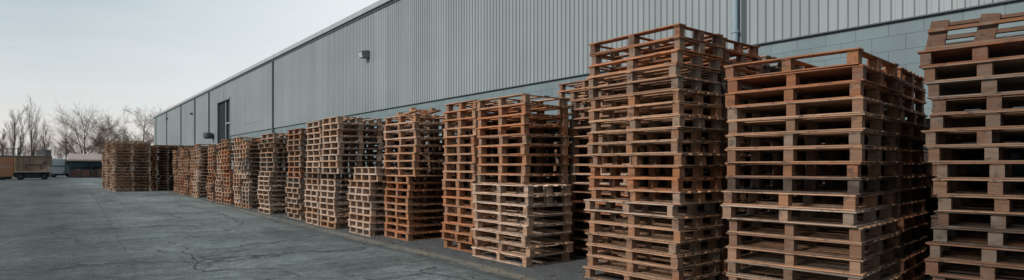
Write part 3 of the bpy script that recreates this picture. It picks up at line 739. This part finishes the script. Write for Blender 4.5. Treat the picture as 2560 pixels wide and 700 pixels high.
m = MB(); m.b2(.02, 2.5, .15, 1.75, .26, .695); m.b2(.74, 1.84, .03, .14, .16, .66); m.b2(-.0, .12, .06, .14, .2, .66); m.b2(2.46, 2.54, .06, .14, .2, .66); m.build('chassis', CHAS, t)
m = MB(); m.b2(2.55, 2.62, -.04, .06, .12, 2.1); m.build('corner_post', TAN, t)
for x, y in ((.43, .16), (2.15, .16), (.43, 1.76), (2.15, 1.76)): wheel(t, x, y, .30)
m = MB(); m.b2(2.63, 2.68, .1, .3, .62, .72); m.build('tail_lamp', LMP, t)
# orange box trailer left of it
t = thing('box_trailer', 'orange-brown box trailer with two cream stripes at the left edge', 'trailer', (-3.07, 70.3, 0))
m = MB(); m.b2(-4.2, 0, 0, 2.1, .30, 2.18); bevel(m.build('box_body', ORG, t), .03)
m = MB(); m.b2(-4.2, -.01, -.012, -.002, 1.29, 1.33); m.b2(-4.2, -.01, -.012, -.002, 1.13, 1.17); m.build('stripe', CREAM, t)
m = MB(); m.b2(-4.22, .02, -.03, 2.12, 2.19, 2.28); m.build('roof_rail', MTRIM, t)
m = MB(); m.b2(-4.1, -.2, .2, 1.9, .08, .295); m.build('chassis', CHAS, t)
for x, y in ((-.8, .16), (-1.6, .16), (-.8, 1.94), (-1.6, 1.94)): wheel(t, x, y, .27)
# white van
t = thing('box_van', 'pale bluish-white box van parked beyond the tan truck', 'van', (-.62, 82.0, 0))
m = MB(); m.b2(0, 1.42, 0, 3.2, .40, 2.12); bevel(m.build('box_body', WHT, t), .04)
m = MB(); m.b2(0.02, 1.40, -.02, -.003, 1.26, 1.35); m.build('door_seam', CHAS, t)
m = MB(); m.prism([(1.44, .42), (2.15, .42), (2.15, 1.2), (1.95, 1.95), (1.44, 2.1)], 'y', .3, 2.2); bevel(m.build('cab', paint('white_cab', (.62, .66, .66), .4, .08, 1), t), .05)
m = MB(); m.prism([(1.58, 1.45), (2.04, 1.42), (1.92, 1.85), (1.58, 1.9)], 'y', .275, .297); m.build('cab_window', GLS, t)
m = MB(); m.b2(.05, 2.1, .15, 3.0, .22, .39); m.build('chassis', CHAS, t)
for x, y in ((.4, .12), (1.8, .42), (.4, 2.9), (1.8, 2.1)): wheel(t, x, y, .3, .2)
for x in (.06, 1.25): m = MB(); m.b2(x, x + .12, -.03, -.003, .5, .62); m.build('tail_lamp', LMP, t)
# open shed with pale roof
t = thing('open_shed', 'low open shed with a pale pinkish roof behind the far stacks', 'shed', (1.12, 78.0, 0))
PINK = paint('faded_roof', (.42, .33, .31), .7, .16, 1.2, (1, 1, 3))
m = MB(); m.prism([(-.35, 1.90), (-.35, 1.98), (3.0, 2.68), (6, 1.98), (6, 1.90)], 'x', -.1, 9.0); m.build('roof', PINK, t)
m = MB(); m.b2(-.12, 9.02, -.42, -.36, 1.84, 2.00); m.build('fascia', CREAM, t)
BLU = paint('shed_blue', (.035, .065, .085), .6, .2, 1)
m = MB(); m.b2(0, 8.9, 3.6, 3.7, 0, 1.88); m.b2(0.02, 8.9, .02, .10, 1.25, 1.84); m.build('back_wall', BLU, t)
for x in (.05, 1.85, 3.7, 5.6, 7.5): m = MB(); m.b2(x, x + .09, -.2, -.1, 0, 1.88); m.build('post', BLU, t)
RED = [paint('red_brown_crate', (.20, .085, .065), .7, .25, 2), paint('faded_red_crate', (.27, .13, .10), .7, .25, 2), paint('brown_crate', (.20, .14, .10), .7, .25, 2)]
cl = [('dull red crate at the left end of the shed', 0), ('faded red crate second from the left in the shed', 1), ('red-brown crate just left of the shed post', 0), ('brown crate just right of the shed post', 2), ('faded red crate at the right of the shed by the stacks', 1)]
xx = 1.15
for i, (lab, k_) in enumerate(cl):
    w = (.50, .44, .62, .58, .60)[i]; hh = (.85, .95, .88, .9, .98)[i]
    c = thing('crate', lab + ', far away', 'crate', (xx, 77.9 + .1 * (i % 2), 0), 0, 'crates under the open shed')
    m = MB(); m.b2(0, w, .02, .8, .12, hh); m.build('box', RED[k_], c)
    m = MB()
    for z in (.2, .45, .7): m.b2(-.015, w + .015, -.012, .012, z, z + .09)
    for x in (.0, w - .08): m.b2(x, x + .08, -.03, -.014, .12, hh)
    m.build('slats', RED[(k_ + 1) % 3], c)
    m = MB(); m.b2(.02, .12, .0, .8, 0, .118); m.b2(w - .12, w - .02, 0, .8, 0, .118); m.build('skid', CHAS, c)
    xx += w + .06
# utility pole, small box building, pipe frame
POLE = paint('weathered_pole', (.085, .08, .08), .8, .2, 3)
px, py = far_at((165 - 1280) / 1424, 72)
t = thing('utility_pole', 'thin dark utility pole with a small crossarm between van and shed', 'pole', (px, py, 0))
m = MB(); m.tube((0, 0, 0), (0, 0, 4.75), .085, .06, 8); m.build('shaft', POLE, t)
m = MB(); m.b2(-.35, .35, -.05, .05, 4.25, 4.35); m.build('crossarm', POLE, t)
m = MB(); m.tube((.2, 0, 2.6), (.2, 0, 3.2), .13, .13, 10); m.build('transformer', POLE, t)
px, py = far_at((90 - 1280) / 1424, 84)
t = thing('roof_hut', 'small dark grey hut showing above the tan truck', 'hut', (px, py, 0), -TH)
m = MB(); m.b2(0, 1.3, 0, 1.2, 0, 3.55); m.build('wall', paint('hut_grey', (.10, .10, .11), .7), t)
m = MB(); m.b2(-.08, 1.38, -.08, 1.28, 3.55, 3.68); m.build('roof', POLE, t)
m = MB()
for z in (3.05, 3.2, 3.35): m.b2(.1, 1.2, -.03, -.004, z, z + .06)
m.build('louvre', CHAS, t)
px, py = far_at((0 - 1280) / 1424, 80)
t = thing('pipe_gantry', 'dark pipe gantry with slim posts behind the orange trailer', 'gantry', (px, py, 0), -TH)
m = MB(); m.tube((-3, 0, 3.72), (2.7, 0, 3.72), .06, .06, 8); m.build('beam', POLE, t)
GRN = paint('dark_green_steel', (.03, .055, .055), .6)
for x in (-2.6, 1.9, 2.55): m = MB(); m.tube((x, 0, 0), (x, 0, 3.9), .09, .09, 8); m.build('post', GRN, t)

# ------------------------------------------------------------------ bare trees
def bark(name, col, var=.25):
    g = NT(name); c = g.coord((1, 1, .3))
    return g.out(g.mix(1.0, col, g.ramp(g.noise(c, 6, 4), [(.3, 1 - var), (.7, 1 + var)]), 'MULTIPLY'), .9)
BARK = bark('grey_bark', (.13, .10, .09)); TWIG = bark('pinkish_twigs', (.30, .225, .19)); TWIGB = bark('brown_twigs', (.25, .175, .13))
def tree(name, label, cat, rz, z, height, spread, kind, seed, twig=TWIG, group='bare trees beyond the yard', dens=1.0, trunk_r=.16):
    rnd = random.Random(seed)
    x, y = far_at(rz, z)
    t = thing(name, label, cat, (x, y, 0), rnd.uniform(0, 6), group)
    tr, cr_ = MB(), MB()
    up = Vector((0, 0, 1))
    def grow(p, d, ln, r, depth, bias):
        mb = tr if depth < 2 else cr_
        ns = 5 if depth == 0 else 4 if depth < 3 else 3
        sides = 7 if depth == 0 else 5 if depth == 1 else 3
        step = ln / ns
        for i in range(ns):
            j = Vector((rnd.gauss(0, 1), rnd.gauss(0, 1), rnd.gauss(0, .6))) * ((.012 if kind == 'poplar' else .022 if kind == 'round' else .05) if depth == 0 else .085)
            d = (d + j + up * bias).normalized()
            q = p + d * step
            ra = r * (1 - .75 * i / ns); rb = r * (1 - .75 * (i + 1) / ns)
            mb.tube(p, q, max(ra, .0075), max(rb, .006), sides, False)
            p = q
            if depth < MAXD:
                t_ = (i + 1) / ns
                if depth == 0 and t_ < first: continue
                nc = {0: c0, 1: c1, 2: c2, 3: c3}[depth]
                nk = int(nc * dens) + (rnd.random() < (nc * dens) % 1)
                for _ in range(nk):
                    a = rnd.uniform(0, 2 * math.pi)
                    side = (d.orthogonal().normalized())
                    side = Matrix.Rotation(a, 3, d) @ side
                    ang = rnd.uniform(*angs[min(depth, len(angs) - 1)])
                    nd = (d * math.cos(ang) + side * math.sin(ang)).normalized()
                    if depth == 0: nl = ln * spread * rnd.uniform(.75, 1.1) * (1.15 - .55 * t_)
                    else: nl = ln * rnd.uniform(.38, .62)
                    grow(p - d * step * rnd.uniform(0, .8), nd, nl, max(rb * .62, .009), depth + 1, cb[min(depth, len(cb) - 1)])
    MAXD = 4
    if kind == 'poplar': first, c0, c1, c2, c3 = .15, 2.2, 1.8, 1.7, 1.0; angs = [(R(14), R(30)), (R(12), R(26)), (R(14), R(34))]; cb = [.16, .13, .10]
    elif kind == 'round': first, c0, c1, c2, c3 = .14, 3.3, 2.2, 2.0, 1.3; angs = [(R(28), R(62)), (R(20), R(45)), (R(20), R(50))]; cb = [.035, .03, .02]
    elif kind == 'open': first, c0, c1, c2, c3 = .36, 2.2, 1.9, 1.8, 1.5; angs = [(R(35), R(62)), (R(25), R(50)), (R(25), R(55))]; cb = [.05, .03, .02]
    else: first, c0, c1, c2, c3 = .0, 3.5, 2.0, 1.8, 1.0; angs = [(R(15), R(50)), (R(20), R(45)), (R(20), R(50))]; cb = [.05, .03, .02]
    grow(Vector((0, 0, 0)), Vector((rnd.gauss(0, .02), rnd.gauss(0, .02), 1)).normalized(), height * (.86 if kind == 'poplar' else .72), trunk_r, 0, .02)
    zmax = max(p[2] for p in tr.v + cr_.v); f = height / zmax
    for mb in (tr, cr_): mb.v = [(p[0] * f, p[1] * f, p[2] * f) for p in mb.v]
    tr.build('trunk', BARK, t); cr_.build('crown', twig, t)
def hgt(py, z): return HC + (415 - py) / 1424 * z
def rz(px): return (px - 1280) / 1424
tree('bare_tree', 'small slim bare poplar at the left edge of the photo', 'tree', rz(6), 98, hgt(318, 98), .42, 'poplar', 1)
tree('bare_tree', 'slim bare poplar second from the left edge with close upright branches', 'tree', rz(33), 92, hgt(256, 92), .40, 'poplar', 2)
tree('bare_tree', 'slim bare poplar close beside the tallest one on its left', 'tree', rz(49), 100, hgt(275, 100), .36, 'poplar', 3)
tree('bare_tree', 'tallest bare poplar above the tan truck with forked upright limbs', 'tree', rz(79), 88, hgt(232, 88), .48, 'poplar', 4, trunk_r=.2)
tree('bare_tree', 'small bare poplar right of the tallest one', 'tree', rz(114), 95, hgt(290, 95), .42, 'poplar', 5)
tree('bare_tree', 'wide round bare tree above the open shed', 'tree', rz(214), 96, hgt(252, 96), .92, 'round', 6, TWIGB, dens=1.0, trunk_r=.24)
tree('bare_tree', 'upright bushy bare tree right of the wide round one', 'tree', rz(276), 104, hgt(285, 104), .66, 'round', 7, TWIG)
tree('bare_tree', 'low bare tree just above the far pallet block', 'tree', rz(318), 106, hgt(312, 106), .6, 'round', 8, TWIGB)
tree('bare_tree', 'open bare tree with crooked limbs left of the warehouse end', 'tree', rz(357), 100, hgt(258, 100), .70, 'open', 9, TWIG)
tree('bare_tree', 'bare tree partly hidden behind the warehouse end', 'tree', rz(384), 108, hgt(256, 108), .66, 'open', 10, TWIG)
k = 0
for px, py, z, lab in ((10, 350, 112, 'at the left edge behind the trailer'), (60, 345, 116, 'under the slim poplars'), (105, 350, 112, 'behind the tan truck'), (150, 345, 110, 'left of the utility pole'), (178, 322, 106, 'at the left foot of the round tree'),
                       (246, 318, 108, 'at the right foot of the round tree'), (300, 326, 112, 'behind the far pallet block'), (340, 335, 114, 'under the open bare tree')):
    k += 1
    tree('bare_shrub', 'pinkish bare thicket ' + lab, 'shrub', rz(px), z, hgt(py, z), .85, 'shrub', 30 + k, TWIGB if k % 2 else TWIG, 'bare thickets beyond the yard', .9, .06)

# low wooded rise on the horizon
hm = NT('hazy_rise'); hmm = hm.out(hm.ramp(hm.noise(hm.coord((.05, .05, .3)), 1.0, 6, .7), [(.3, (.46, .42, .41)), (.7, (.58, .54, .53))]), 1.0)
m = MB(); N_ = 80; rr2 = random.Random(3)
pts = []
for i in range(N_ + 1):
    a = -1.15 + 1.2 * i / N_
    p = FWD * 240 + RGT * (240 * a)
    pts.append((p.x, p.y, 5.0 + 2.2 * mnoise.noise(Vector((a * 9, 1.3, 0))) + .9 * mnoise.noise(Vector((a * 40, 4, 0)))))
vs = []
for x, y, z in pts: vs += [(x, y, -.05), (x, y, z * .55), (x + 6, y + 10, z), (x + 20, y + 40, -.05)]
fs = []
for i in range(N_):
    for j in range(3): fs.append((i * 4 + j, (i + 1) * 4 + j, (i + 1) * 4 + j + 1, i * 4 + j + 1))
m.add(vs, fs); struct(m.build('hills', hmm))

# ------------------------------------------------------------------ render settings
S.render.engine = 'CYCLES'
S.view_settings.view_transform = 'Standard'; S.view_settings.look = 'None'; S.view_settings.exposure = 0; S.view_settings.gamma = 1
S.cycles.max_bounces = 5; S.cycles.diffuse_bounces = 1
S.cycles.use_denoising = True
